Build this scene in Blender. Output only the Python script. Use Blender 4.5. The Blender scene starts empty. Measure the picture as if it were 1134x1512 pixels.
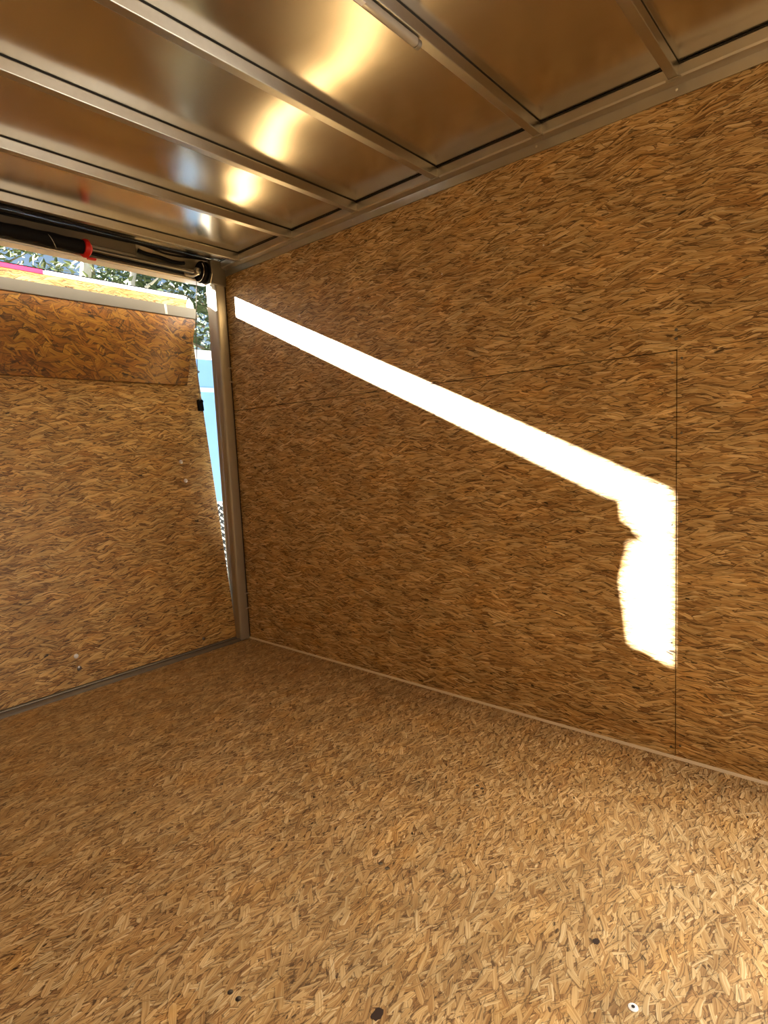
import bpy, bmesh, math, random
from mathutils import Vector, Matrix
C = bpy.context.scene
R = math.radians
random.seed(7)

# ---------------------------------------------------------------- camera
cd = bpy.data.cameras.new('camera'); cam = bpy.data.objects.new('camera', cd)
C.collection.objects.link(cam); C.camera = cam
cam.location = (-1.8388, -2.6137, 0.96705)
cam.rotation_euler = (1.46860, 0.04694, -0.85633)
cd.sensor_fit = 'AUTO'; cd.sensor_width = 36; cd.lens = 20.712
cd.clip_start = 0.02; cd.clip_end = 500

# ---------------------------------------------------------------- light
C.view_settings.view_transform = 'Standard'; C.view_settings.look = 'None'
C.view_settings.gamma = 1; C.view_settings.use_curve_mapping = False
C.view_settings.exposure = 2.0
SUN_DIR = Vector((-0.9355, 1.0, 0.472)).normalized()      # towards the sun
w = bpy.data.worlds.new('sky'); C.world = w; w.use_nodes = True
wn = w.node_tree; wn.nodes.clear()
wo = wn.nodes.new('ShaderNodeOutputWorld'); bg = wn.nodes.new('ShaderNodeBackground')
sk = wn.nodes.new('ShaderNodeTexSky'); sk.sky_type = 'NISHITA'; sk.sun_disc = False
sk.sun_elevation = math.asin(SUN_DIR.z)
sk.sun_rotation = math.atan2(SUN_DIR.x, SUN_DIR.y)
wn.links.new(sk.outputs[0], bg.inputs[0]); wn.links.new(bg.outputs[0], wo.inputs[0])
bg.inputs[1].default_value = 0.040
ld = bpy.data.lights.new('sun', 'SUN'); ld.energy = 30.0; ld.angle = R(0.6); ld.color = (1.0, .96, .88)
lo = bpy.data.objects.new('sun', ld); C.collection.objects.link(lo)
lo.rotation_euler = SUN_DIR.to_track_quat('Z', 'Y').to_euler()
# added fill light, set at an unseen side opening behind the camera
ad = bpy.data.lights.new('side_fill', 'AREA'); ad.shape = 'RECTANGLE'; ad.size = 1.2; ad.size_y = .8
ad.energy = 22; ad.color = (1.0, .96, .90)
ao = bpy.data.objects.new('side_fill', ad); C.collection.objects.link(ao)
ao.location = (.10, -3.45, 1.05); ao.rotation_euler = (0, R(62), 0)

# ---------------------------------------------------------------- node helpers
class NT:
    def __init__(s, name):
        s.m = bpy.data.materials.new(name); s.m.use_nodes = True
        s.t = s.m.node_tree; s.t.nodes.clear()
        s.out = s.t.nodes.new('ShaderNodeOutputMaterial')
        s.b = s.t.nodes.new('ShaderNodeBsdfPrincipled')
        s.t.links.new(s.b.outputs[0], s.out.inputs[0])
    def set(s, sock, v):
        if hasattr(v, 'links') or isinstance(v, bpy.types.NodeSocket): s.t.links.new(v, sock)
        elif isinstance(v, tuple) and len(v) == 3 and sock.type == 'RGBA': sock.default_value = (*v, 1)
        else: sock.default_value = v
    def math(s, op, a, b=None, c=None, clamp=False):
        n = s.t.nodes.new('ShaderNodeMath'); n.operation = op; n.use_clamp = clamp
        for i, v in enumerate((a, b, c)):
            if v is not None: s.set(n.inputs[i], v)
        return n.outputs[0]
    def node(s, typ, out=0, props=None, **kw):
        n = s.t.nodes.new(typ)
        for k, v in (props or {}).items(): setattr(n, k, v)
        for k, v in kw.items(): s.set(n.inputs[k.replace('_', ' ')], v)
        return n.outputs[out] if out is not None else n
    def comb(s, x, y, z=0.0):
        return s.node('ShaderNodeCombineXYZ', X=x, Y=y, Z=z)
    def sep(s, v):
        n = s.t.nodes.new('ShaderNodeSeparateXYZ'); s.set(n.inputs[0], v); return n.outputs
    def mix(s, f, a, b, blend='MIX'):
        n = s.t.nodes.new('ShaderNodeMix'); n.data_type = 'RGBA'; n.blend_type = blend
        s.set(n.inputs[0], f); s.set(n.inputs[6], a); s.set(n.inputs[7], b); return n.outputs[2]
    def ramp(s, f, stops, interp='LINEAR'):
        n = s.t.nodes.new('ShaderNodeValToRGB'); s.set(n.inputs[0], f); cr = n.color_ramp; cr.interpolation = interp
        while len(cr.elements) < len(stops): cr.elements.new(.5)
        for e, (p, c) in zip(cr.elements, stops): e.position = p; e.color = (*c, 1)
        return n.outputs[0]

def lin(r, g, b):
    f = lambda c: (c/255/12.92 if c/255 <= .04045 else ((c/255+.055)/1.055)**2.4)
    return (f(r), f(g), f(b))

PAL = [(0.0, lin(92, 60, 34)), (.15, lin(140, 98, 58)), (.35, lin(184, 140, 90)), (.6, lin(208, 168, 116)),
       (.82, lin(228, 194, 146)), (1.0, lin(242, 218, 178))]
def flake_group():
    """one layer of loose wood flakes laid over what is below it"""
    g = bpy.data.node_groups.new('flake_layer', 'ShaderNodeTree')
    for n in ('u', 'v', 'ca', 'sa', 'off', 'cl', 'cw', 'spread', 'dark', 'crevice_shade', 'fine'):
        g.interface.new_socket(n, in_out='INPUT', socket_type='NodeSocketFloat')
    g.interface.new_socket('col', in_out='INPUT', socket_type='NodeSocketColor')
    g.interface.new_socket('hgt', in_out='INPUT', socket_type='NodeSocketFloat')
    g.interface.new_socket('col', in_out='OUTPUT', socket_type='NodeSocketColor')
    g.interface.new_socket('hgt', in_out='OUTPUT', socket_type='NodeSocketFloat')
    s = NT.__new__(NT); s.t = g
    I = g.nodes.new('NodeGroupInput').outputs; O = g.nodes.new('NodeGroupOutput')
    i = {n.name: n for n in I}
    # the layers are chained through the height so that they are evaluated one after another
    u = s.math('ADD', i['u'], s.math('MULTIPLY', i['hgt'], 1e-6)); v = i['v']
    cl, cw = i['cl'], i['cw']
    px = s.math('ADD', s.math('ADD', s.math('MULTIPLY', u, i['ca']), s.math('MULTIPLY', v, i['sa'])), s.math('MULTIPLY', i['off'], 3.17))
    py = s.math('ADD', s.math('SUBTRACT', s.math('MULTIPLY', v, i['ca']), s.math('MULTIPLY', u, i['sa'])), s.math('MULTIPLY', i['off'], 1.73))
    q = s.comb(s.math('DIVIDE', px, cl), s.math('DIVIDE', py, cw))
    vn = s.node('ShaderNodeTexVoronoi', None, {'voronoi_dimensions': '2D', 'feature': 'F1'}, Vector=q, Scale=1.0)
    rc = s.sep(vn.outputs['Color']); ps = s.sep(vn.outputs['Position']); qs = s.sep(q)
    dx = s.math('MULTIPLY', s.math('SUBTRACT', qs[0], ps[0]), cl)
    dy = s.math('MULTIPLY', s.math('SUBTRACT', qs[1], ps[1]), cw)
    an = s.math('MULTIPLY', s.math('SUBTRACT', rc[0], .5), i['spread'])
    cs, sn = s.math('COSINE', an), s.math('SINE', an)
    lx = s.math('ADD', s.math('MULTIPLY', dx, cs), s.math('MULTIPLY', dy, sn))
    ly = s.math('SUBTRACT', s.math('MULTIPLY', dy, cs), s.math('MULTIPLY', dx, sn))
    gv = s.comb(s.math('MULTIPLY', lx, 12.0), s.math('MULTIPLY', ly, i['fine']), s.math('MULTIPLY', rc[1], 60.0))
    gr = s.node('ShaderNodeTexNoise', 0, {'noise_dimensions': '3D'}, Vector=gv, Scale=1.0, Detail=1.0)
    tone = s.math('SUBTRACT', s.math('ADD', s.math('MULTIPLY', rc[2], .45), s.math('MULTIPLY', gr, 1.1)), .24, clamp=True)
    c = s.ramp(tone, PAL)
    isdark = s.math('LESS_THAN', rc[1], i['dark'])
    c = s.mix(isdark, c, s.mix(s.math('DIVIDE', rc[1], s.math('MAXIMUM', i['dark'], .001), clamp=True), (.012, .006, .004), (.17, .085, .035)))
    shrink = s.math('SUBTRACT', 1.0, s.math('MULTIPLY', isdark, .60))
    wl = s.math('MULTIPLY', s.math('MULTIPLY', s.math('ADD', s.math('MULTIPLY', rc[1], .55), .4), s.math('MULTIPLY', cl, .48)), shrink)
    ww = s.math('MULTIPLY', cw, .48)
    wob = s.math('MULTIPLY', s.math('SUBTRACT', gr, .5), s.math('MULTIPLY', ww, .7))
    wv = s.math('ADD', s.math('MULTIPLY', s.math('MULTIPLY', s.math('ADD', s.math('MULTIPLY', rc[0], .5), .22), ww), shrink), wob)
    tap = s.math('SUBTRACT', 1.0, s.math('POWER', s.math('ABSOLUTE', s.math('DIVIDE', lx, wl)), 7.0))
    wv = s.math('MULTIPLY', wv, s.math('MAXIMUM', tap, 0.0))
    edge = s.math('SUBTRACT', wv, s.math('ABSOLUTE', ly))
    soft = s.math('MULTIPLY', ww, .08)
    m = s.math('DIVIDE', edge, soft, clamp=True)
    edge_shade = s.math('SUBTRACT', 1.0, s.math('DIVIDE', s.math('ABSOLUTE', s.math('ADD', edge, soft)), s.math('MULTIPLY', soft, 1.8), clamp=True))
    edge_shade = s.math('MULTIPLY', edge_shade, s.math('GREATER_THAN', s.math('MULTIPLY', ly, s.math('SUBTRACT', rc[2], .45)), 0.0))  # dark flake gaps, with relief shade painted along one side only
    col = s.mix(s.math('MULTIPLY', edge_shade, i['crevice_shade']), i['col'], (.085, .042, .018))
    col = s.mix(m, col, c)
    hg = s.math('SUBTRACT', i['hgt'], s.math('MULTIPLY', edge_shade, .6))
    hg = s.math('ADD', hg, s.math('MULTIPLY', m, s.math('SUBTRACT', tone, hg)))
    g.links.new(col, O.inputs[0]); g.links.new(hg, O.inputs[1])
    return g
FLAKE = flake_group()
def osb(name, axes, L=.10, Wd=.014, spread=.5, base_angles=(0, .3, -.35), flow=.012, tint=(1, 1, 1), dark=.03, gloss=.5, crevice_shade=.5, blotch=.2, reps=3, tilt=0.0):
    """oriented strand board: overlapping long flakes of wood in several directions"""
    s = NT(name)
    tc = s.t.nodes.new('ShaderNodeTexCoord').outputs['Object']
    xyz = s.sep(tc)
    u, v = xyz[axes[0]], xyz[axes[1]]
    p0 = s.comb(u, v)
    ns = s.sep(s.node('ShaderNodeTexNoise', 1, {'noise_dimensions': '2D'}, Vector=p0, Scale=7.0, Detail=2.0))
    u = s.math('ADD', u, s.math('MULTIPLY', s.math('SUBTRACT', ns[0], .5), flow))
    v = s.math('ADD', v, s.math('MULTIPLY', s.math('SUBTRACT', ns[1], .5), flow*1.5))
    base = s.node('ShaderNodeTexNoise', 0, {'noise_dimensions': '2D'}, Vector=s.comb(s.math('MULTIPLY', u, 1.5/L), s.math('MULTIPLY', v, 2.0/Wd)), Scale=1.0, Detail=3.0)
    col, hgt = s.ramp(base, [(.3, lin(130, 90, 54)), (.6, lin(175, 132, 86)), (.8, lin(200, 160, 110))]), base
    layers = [(a, j) for j in range(reps) for a in base_angles]
    rnd = random.Random(len(name)+int(L*1000)); rnd.shuffle(layers)
    for i, (a, j) in enumerate(layers):
        a += .07*(j-1)+tilt; k = (1, .74, .52, .4)[j]
        n = s.t.nodes.new('ShaderNodeGroup'); n.node_tree = FLAKE
        vals = dict(ca=math.cos(a), sa=math.sin(a), off=i+1.37*(L*50), cl=L*k*1.15, cw=Wd*(k**.7)*2.1, spread=spread, dark=dark*(1.6 if j else .8), crevice_shade=crevice_shade, fine=4.2/Wd)
        for kk, vv in vals.items(): n.inputs[kk].default_value = vv
        s.t.links.new(u, n.inputs['u']); s.t.links.new(v, n.inputs['v'])
        s.t.links.new(col, n.inputs['col']); s.t.links.new(hgt, n.inputs['hgt'])
        col, hgt = n.outputs['col'], n.outputs['hgt']
    big = s.node('ShaderNodeTexNoise', 0, {'noise_dimensions': '2D'}, Vector=p0, Scale=2.2, Detail=3.0)
    mid = s.node('ShaderNodeTexNoise', 0, {'noise_dimensions': '2D'}, Vector=s.comb(s.math('MULTIPLY', u, .55), v), Scale=17.0, Detail=3.0)
    bl = s.math('ADD', 1.0-blotch*.5, s.math('MULTIPLY', big, blotch))
    bl = s.math('MULTIPLY', bl, s.math('ADD', .62, s.math('MULTIPLY', mid, .76)))
    col = s.mix(1.0, col, s.comb(bl, bl, bl), 'MULTIPLY')
    # resin rich, more orange areas
    rs = s.node('ShaderNodeTexNoise', 0, {'noise_dimensions': '2D'}, Vector=s.comb(s.math('ADD', s.math('MULTIPLY', u, .6), 7.0), v), Scale=11.0, Detail=2.0)
    rs = s.math('MULTIPLY', s.math('SUBTRACT', rs, .50), 3.0, clamp=True)
    col = s.mix(rs, col, s.mix(1.0, col, (1.0, .88, .66), 'MULTIPLY'))
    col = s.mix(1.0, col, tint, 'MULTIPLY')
    s.set(s.b.inputs['Base Color'], col)
    s.set(s.b.inputs['Roughness'], gloss)
    return s.m

def plain(name, col, rough=.5, metal=0.0, noise=0.0, nscale=30, bump=0.0):
    s = NT(name)
    s.b.inputs['Roughness'].default_value = rough; s.b.inputs['Metallic'].default_value = metal
    tc = s.t.nodes.new('ShaderNodeTexCoord').outputs['Object']
    n = s.node('ShaderNodeTexNoise', 0, None, Vector=tc, Scale=float(nscale), Detail=3.0)
    k = s.math('ADD', 1-noise*.5, s.math('MULTIPLY', n, noise))
    s.set(s.b.inputs['Base Color'], s.mix(1.0, col, s.comb(k, k, k), 'MULTIPLY'))
    if bump: s.set(s.b.inputs['Normal'], s.node('ShaderNodeBump', 0, None, Strength=bump, Distance=.002, Height=n))
    return s.m

M = {}
M['osb_wall'] = osb('strand_board_wall', (1, 2), L=.135, Wd=.0100, spread=.46, base_angles=(0, .24, -.2), tint=(.90, 1.0, 1.02), crevice_shade=.95, dark=.08, flow=.022, blotch=.3)
M['osb_floor'] = osb('strand_board_floor', (0, 1), L=.072, Wd=.0105, spread=1.2, base_angles=(0, .5, -.4), tint=(.79, .84, .80), dark=.08, flow=.020, crevice_shade=.7, blotch=.3)
M['osb_ramp'] = osb('strand_board_ramp', (0, 2), L=.12, Wd=.0105, spread=.45, base_angles=(.02, .26, -.2), tint=(.89, .89, .66), dark=.12, flow=.030, crevice_shade=1.0, blotch=.3)
M['osb_flap'] = osb('strand_board_flap', (0, 2), L=.19, Wd=.024, spread=1.3, base_angles=(0, .7, -.6), tint=(.42, .29, .07), dark=.14, gloss=.35, crevice_shade=.8, flow=.045)

# ceiling sheet metal: mirror like, gently oil-canned
s = NT('mill_aluminium_sheet')
tc = s.t.nodes.new('ShaderNodeTexCoord').outputs['Object']; xyz = s.sep(tc)
wv = s.node('ShaderNodeTexNoise', 0, None, Vector=s.comb(s.math('MULTIPLY', xyz[0], 1.6), s.math('MULTIPLY', xyz[1], 2.6)), Scale=1.0, Detail=1.0)
fine = s.node('ShaderNodeTexNoise', 0, None, Vector=s.comb(s.math('MULTIPLY', xyz[0], 30.0), s.math('MULTIPLY', xyz[1], 4.0)), Scale=1.0, Detail=4.0)
bp = s.node('ShaderNodeBump', 0, None, Strength=1.0, Distance=.018, Height=wv)
s.set(s.b.inputs['Normal'], bp)
s.b.inputs['Metallic'].default_value = 1.0
s.set(s.b.inputs['Roughness'], s.math('ADD', .195, s.math('MULTIPLY', fine, .03)))
s.set(s.b.inputs['Base Color'], s.mix(fine, (.62, .58, .50), (.72, .68, .60)))
M['sheet'] = s.m

M['alu'] = plain('brushed_aluminium', (.50, .475, .42), .36, 1.0, .15, 60)
M['alu_rail'] = plain('aluminium_rail', (.60, .60, .60), .30, 1.0, .2, 14)
M['alu_post'] = plain('aluminium_post', (.42, .39, .33), .5, .55, .15, 20)
M['alu_dull'] = plain('dull_aluminium', (.27, .245, .205), .55, .9, .25, 25)
M['gap'] = plain('black_sealant', (.012, .011, .010), .7, 0)
M['rubber'] = plain('black_rubber', (.010, .010, .011), .85, 0)
M['black'] = plain('black_plastic', (.008, .008, .010), .6, 0)
M['steel'] = plain('dark_steel', (.18, .17, .16), .32, 1.0)
M['zinc'] = plain('zinc_screw', (.75, .74, .70), .3, 1.0)
M['white'] = plain('white_trailer_skin', (.80, .82, .84), .25, 0, .03)
M['whitebar'] = plain('beige_hinge_bar', (.14, .12, .09), .5, .2, .05)
M['red'] = plain('red_plastic', (.62, .012, .010), .4, 0)
M['pink'] = plain('red_reflective_tape', (.80, .03, .13), .3, 0)
M['tapew'] = plain('white_reflective_tape', (.85, .87, .90), .3, 0)
M['blue'] = plain('pale_blue_trailer_skin', (.20, .40, .78), .3, 0, .03)
M['sealant'] = plain('cream_sealant', (.72, .60, .42), .5, 0)
M['lens'] = plain('clear_lens', (.48, .45, .39), .2, .2)
M['dirt'] = plain('dark_knot', (.03, .015, .01), .7, 0)
M['bark'] = plain('grey_bark', (.20, .17, .14), .9, 0, .6, 12, .6)
M['birch'] = plain('pale_bark', (.45, .43, .40), .8, 0, .4, 9, .3)
M['leaf'] = plain('dark_green_leaf', (.045, .075, .028), .45, 0, .8, 3)
M['leaf2'] = plain('olive_leaf', (.09, .12, .035), .5, 0, .6, 3)
M['ground'] = plain('dry_grass_ground', (.23, .20, .11), .95, 0, .7, 5, .6)
M['band'] = plain('light_blue_band', (.50, .68, .88), .3)
M['tyre'] = plain('black_tyre', (.02, .02, .02), .8)

for k in ('rubber', 'black'):
    M[k].node_tree.nodes['Principled BSDF'].inputs['Specular IOR Level'].default_value = .08

# diamond plate: raised bars of bright metal on dark-reflecting sheet
s = NT('diamond_tread_plate')
tc = s.t.nodes.new('ShaderNodeTexCoord').outputs['Object']; xyz = s.sep(tc)
def bars(a, ox, oz):
    cell = .062
    X = s.math('SUBTRACT', s.math('FRACT', s.math('ADD', s.math('DIVIDE', xyz[0], cell), ox)), .5)
    Z = s.math('SUBTRACT', s.math('FRACT', s.math('ADD', s.math('DIVIDE', xyz[2], cell), oz)), .5)
    c_, s_ = math.cos(a), math.sin(a)
    l = s.math('ADD', s.math('MULTIPLY', X, c_), s.math('MULTIPLY', Z, s_))
    t = s.math('SUBTRACT', s.math('MULTIPLY', Z, c_), s.math('MULTIPLY', X, s_))
    e = s.math('ADD', s.math('POWER', s.math('DIVIDE', l, .40), 2.0), s.math('POWER', s.math('DIVIDE', t, .15), 2.0))
    return s.math('LESS_THAN', e, 1.0)
bar = s.math('MAXIMUM', bars(.75, 0, 0), bars(-.75, .5, .5))
s.set(s.b.inputs['Base Color'], s.mix(bar, (.035, .04, .055), (.85, .87, .90)))
s.set(s.b.inputs['Metallic'], .35); s.set(s.b.inputs['Roughness'], .35)
s.set(s.b.inputs['Normal'], s.node('ShaderNodeBump', 0, None, Strength=1.0, Distance=.003, Height=bar))
M['tread'] = s.m

# ---------------------------------------------------------------- mesh helpers
def link(name, bm, mat, parent=None, smooth=False):
    me = bpy.data.meshes.new(name); bm.normal_update(); bm.to_mesh(me); bm.free()
    if smooth:
        for p in me.polygons: p.use_smooth = True
        me.set_sharp_from_angle(angle=R(40))
    me.materials.append(M[mat])
    o = bpy.data.objects.new(name, me); C.collection.objects.link(o)
    if parent: o.parent = parent
    return o
def box(bm, x0, x1, y0, y1, z0, z1, bev=0.0, seg=2):
    t = bmesh.new()
    r = bmesh.ops.create_cube(t, size=1)
    for v in t.verts:
        v.co = Vector((x0+(v.co.x+.5)*(x1-x0), y0+(v.co.y+.5)*(y1-y0), z0+(v.co.z+.5)*(z1-z0)))
    if bev: bmesh.ops.bevel(t, geom=t.edges[:], offset=bev, segments=seg, affect='EDGES', profile=.5)
    join(bm, t); return bm
def join(bm, t, mx=None):
    if mx is not None: bmesh.ops.transform(t, matrix=mx, verts=t.verts)
    me = bpy.data.meshes.new('t'); t.to_mesh(me); t.free(); bm.from_mesh(me); bpy.data.meshes.remove(me)
def tube(bm, pts, r, seg=12, caps=True):
    pts = [Vector(p) for p in pts]; rings = []
    for i, p in enumerate(pts):
        d = (pts[min(i+1, len(pts)-1)]-pts[max(i-1, 0)]).normalized()
        a = d.orthogonal().normalized() if i == 0 else (prev-d*prev.dot(d)).normalized()
        prev = a; b = d.cross(a)
        rr = r[i] if isinstance(r, (list, tuple)) else r
        rings.append([bm.verts.new(p+(a*math.cos(t)+b*math.sin(t))*rr) for t in [2*math.pi*k/seg for k in range(seg)]])
    for A, B in zip(rings, rings[1:]):
        for k in range(seg): bm.faces.new((A[k], A[(k+1) % seg], B[(k+1) % seg], B[k]))
    if caps: bm.faces.new(rings[0][::-1]); bm.faces.new(rings[-1])
    return bm
def lathe(bm, prof, origin, axis, seg=32):
    """prof: (distance along the axis, radius)"""
    q = Vector(axis).to_track_quat('Z', 'Y'); rings = []
    for h, r in prof:
        rings.append([bm.verts.new(Vector(origin)+q @ Vector((r*math.cos(2*math.pi*k/seg), r*math.sin(2*math.pi*k/seg), h))) for k in range(seg)])
    for A, B in zip(rings, rings[1:]):
        for k in range(seg): bm.faces.new((A[k], A[(k+1) % seg], B[(k+1) % seg], B[k]))
    bm.faces.new(rings[0][::-1]); bm.faces.new(rings[-1]); return bm
def prism(bm, poly, a0, a1, axis):
    """poly of 2-D points in the other two axes (cyclic order), extruded along axis"""
    def P(p, a):
        return {0: (a, p[0], p[1]), 1: (p[0], a, p[1]), 2: (p[0], p[1], a)}[axis]
    A = [bm.verts.new(P(p, a0)) for p in poly]; B = [bm.verts.new(P(p, a1)) for p in poly]; n = len(poly)
    for k in range(n): bm.faces.new((A[k], A[(k+1) % n], B[(k+1) % n], B[k]))
    bm.faces.new(A[::-1]); bm.faces.new(B); bmesh.ops.recalc_face_normals(bm, faces=bm.faces); return bm
def empty(name, loc=(0, 0, 0), rot=(0, 0, 0)):
    o = bpy.data.objects.new(name, None); C.collection.objects.link(o); o.location = loc; o.rotation_euler = rot
    o.empty_display_size = .1; return o
def tag(o, label=None, cat=None, group=None, kind=None):
    if label: o['label'] = label
    if cat: o['category'] = cat
    if group: o['group'] = group
    if kind: o['kind'] = kind
    return o
def screw_bm(r=.005, h=.003):
    b = bmesh.new(); lathe(b, [(0, r), (h*.4, r), (h, r*.6)], (0, 0, 0), (0, 0, 1), 14)
    return b
_screw = {}
def screw(loc, nrm, parent, mat='zinc', r=.005, name='screw', h=.003):
    k = (mat, r, h)
    if k not in _screw:
        o = link(name, screw_bm(r, h), mat, parent, True); _screw[k] = o
    else:
        o = _screw[k].copy(); o.name = name; C.collection.objects.link(o); o.parent = parent
    o.location = loc; o.rotation_euler = Vector(nrm).to_track_quat('Z', 'Y').to_euler(); return o

W = 2.13          # inner width
LEN = 4.9         # inner length
ZR = 1.957        # underside of the roof sheet
HT = 1.888        # top of the wall boards

# ---------------------------------------------------------------- trailer shell
fl = link('floor', box(bmesh.new(), -W-.02, .02, -LEN, .005, -.02, 0), 'osb_floor'); tag(fl, kind='structure')
tag(fl, 'strand board trailer floor with scattered screws', 'floor')
wr = empty('wall_right'); tag(wr, 'right wall of strand board sheets crossed by a white sun patch', 'wall', kind='structure')
g = .0013
link('wall_board', box(bmesh.new(), 0, .018, -2.132+g, -.001, 0, 1.213-g), 'osb_wall', wr)
link('wall_board', box(bmesh.new(), 0, .018, -2.95, -.001, 1.213+g, HT+.03), 'osb_wall', wr)
link('wall_board', box(bmesh.new(), 0, .018, -3.95, -2.95, 1.75, HT+.03), 'osb_wall', wr)
link('wall_board', box(bmesh.new(), 0, .018, -LEN, -3.95, 1.213+g, HT+.03), 'osb_wall', wr)
link('wall_board', box(bmesh.new(), 0, .018, -2.95, -2.132-g, 0, 1.2126+g*.4), 'osb_wall', wr)
link('wall_board', box(bmesh.new(), 0, .018, -LEN, -3.95, 0, 1.2126+g*.4), 'osb_wall', wr)
link('dark_backing', box(bmesh.new(), .019, .024, -2.95, 0, 0, ZR), 'gap', wr)
link('outer_skin', box(bmesh.new(), .05, .056, -2.95, .1, -.1, ZR+.05), 'white', wr)
for y in (-.52, -.915, -1.30, -1.72, -2.10, -2.5): pass
for z in (.033, .36, .715, .97, 1.18):
    screw((0, -2.120, z), (-1, 0, 0), wr, 'steel', .0035, h=.001)
    screw((0, -2.145, z+.01), (-1, 0, 0), wr, 'steel', .0035, h=.001)
for z in (1.245, 1.27): screw((0, -2.13, z), (-1, 0, 0), wr, 'steel', .0045, h=.001)
for y in (-.543, -.92, -1.33, -1.73):
    for z in (.05, .62, 1.17, 1.60): screw((0, y+random.uniform(-.01, .01), z), (-1, 0, 0), wr, 'zinc' if z == 1.60 else 'steel', .003, h=.001)
wl = link('wall_left', box(bmesh.new(), -W-.018, -W, -LEN, 0, 0, ZR), 'osb_wall')
tag(wl, 'left wall of strand board', 'wall', kind='structure')
wf = link('wall_front', box(bmesh.new(), -W, 0, -LEN-.018, -LEN, 0, ZR), 'osb_wall'); tag(wf, 'front wall of strand board', 'wall', kind='structure')
# roof sheet, tessellated a little
bm = bmesh.new(); box(bm, -W-.02, .05, -LEN, .045, ZR, ZR+.004)
rf = link('ceiling', bm, 'sheet'); tag(rf, 'bare aluminium sheet roof', 'ceiling', kind='structure')
link('roof_deck', box(bmesh.new(), -W-.06, .056, -LEN, .1, ZR+.03, ZR+.05), 'white', rf)

# top rail along the right wall
tr = link('trim_1', prism(bmesh.new(), [(-.030, ZR-.001), (-.030, 1.925), (-.027, 1.920), (-.006, 1.913), (-.006, HT-.004), (-.002, HT-.004), (-.002, 1.90), (.03, 1.93), (.03, ZR-.001)], -LEN, .0, 1), 'alu_rail')
tag(tr, 'aluminium top rail between the roof and the right wall boards', 'rail', kind='structure')
link('seam', box(bmesh.new(), -.0322, -.028, -LEN, -.0, ZR-.0055, ZR-.0015), 'gap', tr)
for y in (-.525, -.915, -1.30, -1.72, -2.13): screw((-.006, y, 1.903), (-1, 0, 0), tr, 'zinc', .004, h=.002)
# sealant bead along the floor
sb = link('trim_2', prism(bmesh.new(), [(-.007, 0), (-.004, .004), (0, .007), (.0, 0)], -2.95, -.001, 1), 'sealant'); tag(sb, 'cream bead of sealant along the foot of the right wall', 'trim', kind='structure')
# sill
sl = empty('trim_3'); tag(sl, 'aluminium rear door sill with rounded hinge edge', 'sill', kind='structure')
bm = bmesh.new(); prism(bm, [(-.006, 0), (-.006, .008), (0, .014), (.012, .016), (.022, .012), (.026, 0.0), (.026, -.06), (-.006, -.06)], -W, -.062, 0); link('sill_bar', bm, 'alu_dull', sl, True)
link('seal', box(bmesh.new(), -W, -.060, .024, .034, -.05, .012), 'rubber', sl)
link('hinge_tube', tube(bmesh.new(), [(-W, .040, .008), (-.062, .040, .008)], .013, 12), 'alu_dull', sl, True)
for x in (-.30, -.86, -1.4): screw((x, .008, .0155), (0, 0, 1), sl, 'steel', .006)

# ---------------------------------------------------------------- rear frame
def post(side, label):
    mx = (lambda x: x) if side > 0 else (lambda x: -W-x)
    e = empty('corner_post', (0, 0, 0)); tag(e, label, 'post')
    def bx(x0, x1, *a, **k):
        a0, a1 = sorted((mx(x0), mx(x1))); return box(bmesh.new(), a0, a1, *a, **k)
    link('face_tube', bx(-.066, -.006, -.012, .045, 0.0, 1.93, bev=.012, seg=4), 'alu_post', e, True)
    link('jamb', bx(-.056, .05, .030, .085 if side > 0 else .105, -.1, 1.95, bev=.004), 'alu_post', e)
    link('seam', bx(-.008, .0, -.003, .02, .01, 1.90), 'gap', e)
    link('top_plate', bx(-.085, -.004, -.02, -.006, 1.835, ZR-.004, bev=.003), 'alu_dull', e)
    for z in (1.43, 1.36, .25, .17):
        b = bmesh.new(); x = mx(-.012)
        tube(b, [(x-.012*side, -.013, z), (x+.012*side, -.013, z)], .0035, 8); o = link('bolt', b, 'zinc', e, True)
    return e
pr = post(1, 'square aluminium corner post at the right of the rear opening')
lp = post(-1, 'aluminium corner post at the left of the rear opening, outside the picture')
link('sun_gap_blocker', box(bmesh.new(), -W-.03, -W+.13, .106, .30, .20, 1.345, bev=.01), 'white', lp)  # added unseen box, keeps the sun out of the lower left door gap

hb = empty('header_beam', (0, 0, 0)); tag(hb, 'aluminium header beam across the top of the rear opening', 'beam')
link('beam', box(bmesh.new(), -W, -.058, .0, .05, 1.842, ZR-.006, bev=.003), 'alu', hb)
link('seam', box(bmesh.new(), -W, -.058, -.004, .0, ZR-.012, ZR-.001), 'gap', hb)
link('cover_plate', box(bmesh.new(), -W, -.462, -.004, .0, 1.898, ZR-.014, bev=.001), 'whitebar', hb)
link('drip_edge', box(bmesh.new(), -W, -.09, -.002, .056, 1.836, 1.8415), 'white', hb)
link('splice_plate', box(bmesh.new(), -.285, -.272, -.003, .0, 1.85, 1.90), 'alu', hb)

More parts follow.
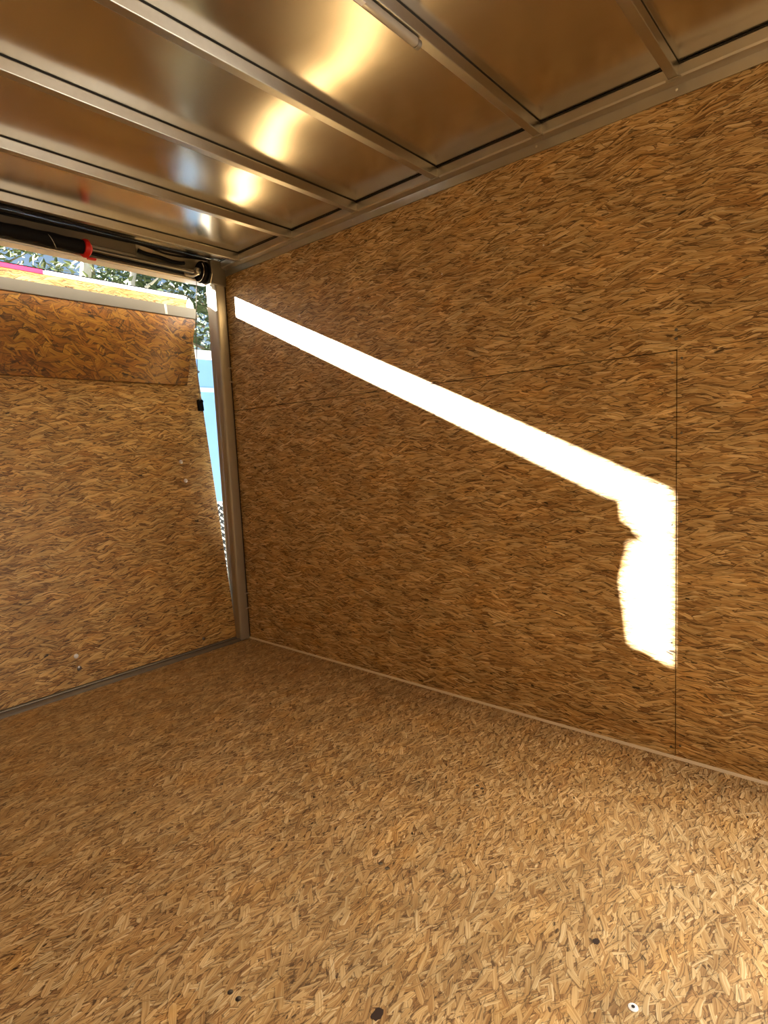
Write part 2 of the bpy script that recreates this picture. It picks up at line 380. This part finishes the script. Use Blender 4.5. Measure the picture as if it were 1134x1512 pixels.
# torsion spring in its sleeve
ts = empty('torsion_spring', (-.7, -.045, 1.862)); tag(ts, 'black sleeved door spring with a red end cap under the header', 'door spring')
def loc(o, e): 
    return o
bm = bmesh.new(); n = 60
sag = lambda t: -.004*math.sin(t*math.pi*1.7)
tube(bm, [(-1.35+1.338*k/n, 0, sag(k/n)) for k in range(n+1)], [.0265+.0012*math.sin(k*1.3)+.001*math.sin(k*.37) for k in range(n+1)], 24); link('sleeve', bm, 'black', ts, True)
for x0 in (-.44, -.17, -.72, -1.0):
    bm = bmesh.new(); tube(bm, [(x0+.05*t, -.0285*math.cos(-1.4+t*2.8), .0285*math.sin(1.4-t*2.8)) for t in [k/14 for k in range(15)]], .0012, 6); link('stitching', bm, 'lens', ts)
bm = bmesh.new(); lathe(bm, [(0, .034), (.006, .037), (.018, .037), (.022, .030), (.030, .022), (.034, .016)], (-.015, 0, 0), (1, 0, 0), 30); cp = link('end_cap', bm, 'red', ts, True)
bm = bmesh.new(); box(bm, .0, .035, -.008, .008, -.042, -.034, .002); link('set_screw_lug', bm, 'red', cp)
bm = bmesh.new(); lathe(bm, [(0, .009), (.485, .009)], (0.01, 0, 0), (1, 0, 0), 16); link('shaft', bm, 'steel', ts, True)
bm = bmesh.new(); lathe(bm, [(0, .006), (.44, .006)], (0.01, .012, -.012), (1, 0, 0), 10); link('lock_rod', bm, 'black', ts, True)
# drum
dr = empty('cable_drum', (-.165, -.05, 1.868)); tag(dr, 'black cable drum at the right end of the door spring shaft', 'cable drum')
bm = bmesh.new(); lathe(bm, [(-.012, .018), (-.008, .049), (-.003, .051), (0, .040), (.012, .038), (.016, .050), (.022, .051), (.026, .02)], (0, 0, 0), (1, 0, 0), 40); link('drum', bm, 'black', dr, True)
bm = bmesh.new(); lathe(bm, [(-.035, .012), (-.030, .017), (-.012, .017), (-.012, .012)], (0, 0, 0), (1, 0, 0), 20); link('hub', bm, 'zinc', dr, True)
bm = bmesh.new()
tube(bm, [(-.014, .046*math.cos(t), .046*math.sin(t)) for t in [2.4+k*.12 for k in range(24)]], .0012, 6); link('chrome_rim', bm, 'zinc', dr, True)
bm = bmesh.new(); prism(bm, [(-.036, .05), (.036, .05), (.042, -.01), (.022, -.05), (-.022, -.05), (-.042, -.01)], .030, .036, 0); link('bearing_plate', bm, 'alu_dull', dr)
bm = bmesh.new(); tube(bm, [(-.035, -.03, -.02), (-.06, -.02, -.035), (-.085, .0, -.03)], .006, 10); link('clip', bm, 'zinc', dr, True)
# second drum keeps the left side honest
# lift cable
cb = link('lift_cable', tube(bmesh.new(), [(-.165, -.004, 1.84), (-.150, .06, 1.60), (-.118, .125, 1.40), (-.082, .178, 1.268)], .0018, 8), 'steel', None, True)
tag(cb, 'thin steel cable running from the drum down to the door bracket', 'cable')
# loose black wiring
def wire(pts, r, label, grp=None):
    b = bmesh.new(); P = [Vector(p) for p in pts]; Q = []
    for i in range(len(P)-1):
        p0, p1, p2, p3 = P[max(i-1, 0)], P[i], P[i+1], P[min(i+2, len(P)-1)]
        for k in range(8):
            t = k/8; Q.append(.5*((2*p1)+(-p0+p2)*t+(2*p0-5*p1+4*p2-p3)*t*t+(-p0+3*p1-3*p2+p3)*t**3))
    Q.append(P[-1]); tube(b, Q, r, 10); return tag(link('black_wire', b, 'rubber', None, True), label, 'wire', grp)
wire([(-2.1, -.010, 1.938), (-1.4, -.012, 1.940), (-1.0, -.012, 1.936), (-.7, -.014, 1.940), (-.5, -.018, 1.942), (-.42, -.03, 1.935), (-.34, -.035, 1.922), (-.24, -.03, 1.928), (-.12, -.03, 1.94)], .0045, 'thick black wire along the top of the header beam')
wire([(-.458, -.014, 1.915), (-.42, -.018, 1.907), (-.36, -.018, 1.906), (-.30, -.018, 1.899), (-.26, -.020, 1.899), (-.235, -.020, 1.903)], .0085, 'short drooping black wire ending behind the cable drum')

# ---------------------------------------------------------------- ramp door
TH = R(7.3)
rd = empty('door_1', (0, .030, .020), (-TH, 0, 0))
tag(rd, 'rear ramp door of strand board, leaning a little outward', 'ramp door', kind='structure')
XL, XR, RH = -W+.063, -.063, 1.828
b = bmesh.new(); box(b, XL, XR, 0, .018, .002, RH-.018); link('ramp_board', b, 'osb_ramp', rd)
link('edge_frame', box(bmesh.new(), XR-.001, XR+.003, .004, .055, 0, RH, .001), 'white', rd)
link('edge_frame', box(bmesh.new(), XL-.003, XL+.001, .004, .055, 0, RH, .001), 'white', rd)
link('outer_skin', box(bmesh.new(), XL, XR, .045, .055, 0, RH), 'white', rd)
link('core', box(bmesh.new(), XL+.002, XR-.002, .019, .044, 0.004, RH-.01), 'gap', rd)
link('top_cap', box(bmesh.new(), XL, XR, -.002, .05, RH-.018, RH, .002), 'white', rd)
link('rubber_seal', box(bmesh.new(), XL, XR+.01, .048, .066, RH-.01, RH+.030, .003), 'rubber', rd)
link('red_tape', box(bmesh.new(), XL, -.765, -.0035, .0475, RH-.0182, RH+.0012), 'pink', rd)
for x0, x1 in ((-.755, -.705), (-.70, -.515), (-.51, -.33), (-.325, -.08)):
    link('white_tape', box(bmesh.new(), x0, x1, -.0035, .0475, RH-.0182, RH+.0012), 'tapew', rd)
# hinge bar and folding flap
fp = empty('folding_flap', (0, -.002, 1.73)); fp.parent = rd
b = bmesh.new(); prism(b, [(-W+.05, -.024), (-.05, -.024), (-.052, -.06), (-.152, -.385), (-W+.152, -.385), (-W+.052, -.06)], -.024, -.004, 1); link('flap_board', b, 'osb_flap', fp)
b = bmesh.new(); box(b, -W+.03, -.035, -.030, -.001, -.030, .026, .003); link('hinge_bar', b, 'whitebar', fp)
b = bmesh.new(); lathe(b, [(0, .012), (.012, .012), (.016, .009)], (-.036, -.014, -.004), (1, 0, 0), 20); link('hinge_pin', b, 'alu', fp, True)
b = bmesh.new(); box(b, -.22, -.206, -.0315, -.029, -.028, .024, .001); link('hinge_joint', b, 'lens', fp)
b = bmesh.new(); prism(b, [(-.075, .055), (-.058, .085), (-.040, .060), (-.036, .02), (-.075, .02)], -.012, .0, 1); link('end_plate', b, 'white', fp)
b = bmesh.new(); box(b, -W+.044, -W+.075, -.012, 0, 0, .100, .002); link('end_plate', b, 'white', fp)
b = bmesh.new(); lathe(b, [(0, .012), (.022, .012), (.027, .007)], (-W+.031, -.018, -.004), (-1, 0, 0), 20); link('hinge_pin', b, 'alu', fp, True)
# bracket with cable, bolts, latch
for sx in (1, -1):
    x = (lambda v: v) if sx > 0 else (lambda v: -W-v)
    e = [x(-.095), x(-.066)]; b = bmesh.new(); box(b, min(e), max(e), -.016, .012, 1.215, 1.275, .003)
    lathe(b, [(0, .008), (.012, .008)], (x(-.08), -.016, 1.262), (0, -1, 0), 14); link('cable_bracket', b, 'black', rd)
for px, pz in ((-.238, .951), (-.227, .853)): screw((px, 0, pz), (0, -1, 0), rd, 'zinc', .010, 'carriage_bolt', .006)
screw((-.863, 0, .075), (0, -1, 0), rd, 'steel', .010, 'carriage_bolt', .002)
screw((-.869, 0, .13), (0, -1, 0), rd, 'tapew', .010, 'carriage_bolt', .004)
screw((-.258, 0, .04), (0, -1, 0), rd, 'steel', .008, 'carriage_bolt', .002)

# ---------------------------------------------------------------- ceiling ribs
RIBY = [-.1725-.394*k for k in range(6)]
names = ['bare metal ceiling rib closest to the rear opening', 'second metal ceiling rib from the rear opening, above the red capped spring',
         'third metal ceiling rib from the rear opening', 'fourth metal ceiling rib from the rear, with bright glints on its edge',
         'metal ceiling rib with the slim light bar fixed under it', 'metal ceiling rib at the upper right corner of the photo, ending above the wall joint']
rt = None
for k, y in enumerate(RIBY):
    if rt is None:
        r0 = empty('ceiling_rib', (0, y, ZR))
        link('rib_tube', box(bmesh.new(), -W+.02, -.026, 0, .026, -.036, -.003, .0022), 'alu', r0)
        link('sealant_gap', box(bmesh.new(), -W+.02, -.030, .0008, .0255, -.0035, -.0002), 'gap', r0)
        link('end_tab', box(bmesh.new(), -.036, -.022, -.006, .032, -.039, -.036, .001), 'alu', r0)
        rt = r0; e = r0
    else:
        e = rt.copy(); C.collection.objects.link(e)
        for ch in rt.children:
            c = ch.copy(); C.collection.objects.link(c); c.parent = e
        e.location = (0, y, ZR)
    tag(e, names[k], 'ceiling rib', 'metal ribs across the ceiling')
# light bar under the fifth rib
lb = empty('light_bar', (-.645, -1.737, 1.909)); tag(lb, 'slim clear light bar with rounded end under a ceiling rib', 'light')
link('lens', box(bmesh.new(), -.75, 0, -.0095, .0095, -.010, .009, .0065, 3), 'lens', lb, True)
b = bmesh.new(); lathe(b, [(-.004, .0105), (.008, .0105), (.012, .007)], (0, 0, -.001), (1, 0, 0), 20); link('end_cap', b, 'alu_dull', lb, True)
link('reflective_label', box(bmesh.new(), -.235, -.185, -.0102, .003, -.0108, -.0095, .0003), 'white', lb)

# ---------------------------------------------------------------- floor screws and knots
for x, y in ((-.891, -1.721), (-.894, -1.744), (-1.312, -1.725), (-1.311, -1.748), (-.48, -1.731), (-.484, -1.749)):
    screw((x, y, 0), (0, 0, 1), fl, 'steel', .0055, h=.001)
screw((-.488, -2.293, 0), (0, 0, 1), fl, 'zinc', .004, h=.001)
ws = screw((-.895, -2.301, 0), (0, 0, 1), fl, 'tapew', .0085, 'washer_screw', .002)
b = bmesh.new(); lathe(b, [(0, .003), (.0026, .003)], (0, 0, 0), (0, 0, 1), 12); link('socket', b, 'gap', ws)
def chip(x, y, r, label, mat='dirt', asp=1.4, a=0.0):
    b = bmesh.new(); rnd = random.Random(int(x*1000)); n = 18
    pts = [(x+r*asp*math.cos(t+a)*(1+rnd.uniform(-.18, .18)), y+r*math.sin(t+a)*(1+rnd.uniform(-.18, .18))) for t in [2*math.pi*k/n for k in range(n)]]
    prism(b, pts, -.001, .0006, 2); return link('dark_knot', b, mat, fl)
chip(-1.177, -1.964, .009, ''); chip(-.80, -2.20, .006, '')

# ---------------------------------------------------------------- outdoors
gr = link('ground', box(bmesh.new(), -60, 60, -40, 80, -.60, -.50), 'ground'); tag(gr, 'dry grassy ground', 'ground', kind='structure')
nt = empty('neighbouring_trailer', (1.9, 2.0, -.5), (0, 0, R(-3))); tag(nt, 'pale blue box trailer with chequered tread plate front, seen past the door edge', 'trailer')
b = bmesh.new(); box(b, -1.6, 1.3, .01, 3.6, .35, 2.36, .02); link('trailer_body', b, 'blue', nt)
b = bmesh.new(); box(b, -1.6, 1.3, 0, .012, .35, 1.065); link('tread_plate', b, 'tread', nt)
b = bmesh.new(); box(b, -1.62, 1.32, -.012, .02, 2.35, 2.43, .006); link('top_trim', b, 'white', nt)
b = bmesh.new(); box(b, -1.6, 1.3, -.004, .012, 1.066, 1.085); link('plate_trim', b, 'white', nt)
b = bmesh.new(); box(b, -1.6, 1.3, -.006, .012, 2.065, 2.105, .003); link('front_band', b, 'band', nt)
b = bmesh.new(); lathe(b, [(0, .012), (.01, .008)], (-.80, .010, 2.24), (0, -1, 0), 12); link('rivet', b, 'steel', nt)
for sx in (-1.55, 1.25):
    b = bmesh.new(); lathe(b, [(-.1, .20), (-.1, .32), (-.07, .35), (.07, .35), (.1, .32), (.1, .20)], (sx, 2.0, .35), (1, 0, 0), 32); link('wheel', b, 'tyre', nt, True)

def crown(seed, h, rad, n, low=.25, size=.16):
    rnd = random.Random(seed); verts = []; faces = []
    cl = []
    for k in range(70):
        z = h*(low+(1-low)*rnd.random()); t = (z/h-low)/(1-low); rr = rad*math.sin(math.pi*(.18+.78*t))**.7
        a = rnd.uniform(0, 2*math.pi); q = rr*math.sqrt(rnd.random()); cl.append((q*math.cos(a), q*math.sin(a), z, rnd.uniform(.35, .8)))
    for k in range(n):
        c = cl[rnd.randrange(len(cl))]; d = Vector((rnd.gauss(0, 1), rnd.gauss(0, 1), rnd.gauss(0, .6)))*c[3]*.8
        p = Vector(c[:3])+d; s_ = size*rnd.uniform(.5, 1.2)
        ax = Vector((rnd.gauss(0, 1), rnd.gauss(0, 1), rnd.gauss(0, .5))).normalized(); bx_ = ax.orthogonal().normalized(); bx_.rotate(Matrix.Rotation(rnd.uniform(0, 6.3), 3, ax))
        i = len(verts); cz = ax.cross(bx_)*.12*s_
        verts += [p-ax*s_, p+bx_*s_*.35+cz, p+ax*s_, p-bx_*s_*.35+cz]; faces.append((i, i+1, i+2, i+3))
    me = bpy.data.meshes.new('foliage'); me.from_pydata(verts, [], faces); return me
def tree(name, loc_, h, rad, n, leaf, bark, label, seed, low=.22, size=.16):
    e = empty(name, loc_); tag(e, label, 'tree', 'trees behind the trailer')
    me = crown(seed, h, rad, n, low, size); me.materials.append(M[leaf]); o = bpy.data.objects.new('foliage', me); C.collection.objects.link(o); o.parent = e
    b = bmesh.new(); rnd = random.Random(seed+5)
    tube(b, [(rnd.uniform(-.1, .1)*k, rnd.uniform(-.1, .1)*k, h*.92*k/6) for k in range(7)], [.16*(1-k/7.5)*h/9 for k in range(7)], 10)
    for k in range(9):
        z = h*(.3+.06*k); a = rnd.uniform(0, 6.3); l = rad*rnd.uniform(.5, .9)
        tube(b, [(0, 0, z), (l*.5*math.cos(a), l*.5*math.sin(a), z+l*.25), (l*math.cos(a), l*math.sin(a), z+l*.6)], [.05, .035, .015], 6)
    link('trunk', b, bark, e, True); return e
tree('dark_tree', (9.3, 14.5, -.5), 12, 2.1, 8000, 'leaf', 'bark', 'dark leafy tree showing between the ramp door and corner post', 3, .25)
tree('leafy_tree', (4.0, 17.5, -.5), 15, 2.0, 15000, 'leaf2', 'bark', 'olive green tree over the left end of the ramp door', 11)
tree('birch_tree', (3.75, 10.6, -.5), 11, .8, 500, 'leaf2', 'birch', 'thin pale trunked tree over the left part of the ramp door', 17)
tree('birch_tree', (6.2, 12.3, -.5), 10, .7, 400, 'leaf', 'birch', 'pale trunked tree above the red end cap of the spring', 19)
tree('dark_tree', (8.6, 20.5, -.5), 16, 2.3, 9000, 'leaf', 'bark', 'dark tree set back between the pale trunks and the corner post', 23)
tree('dark_tree', (15.0, 19.5, -.5), 13, 2.7, 9000, 'leaf', 'bark', 'large dark tree above the pale blue trailer', 29)
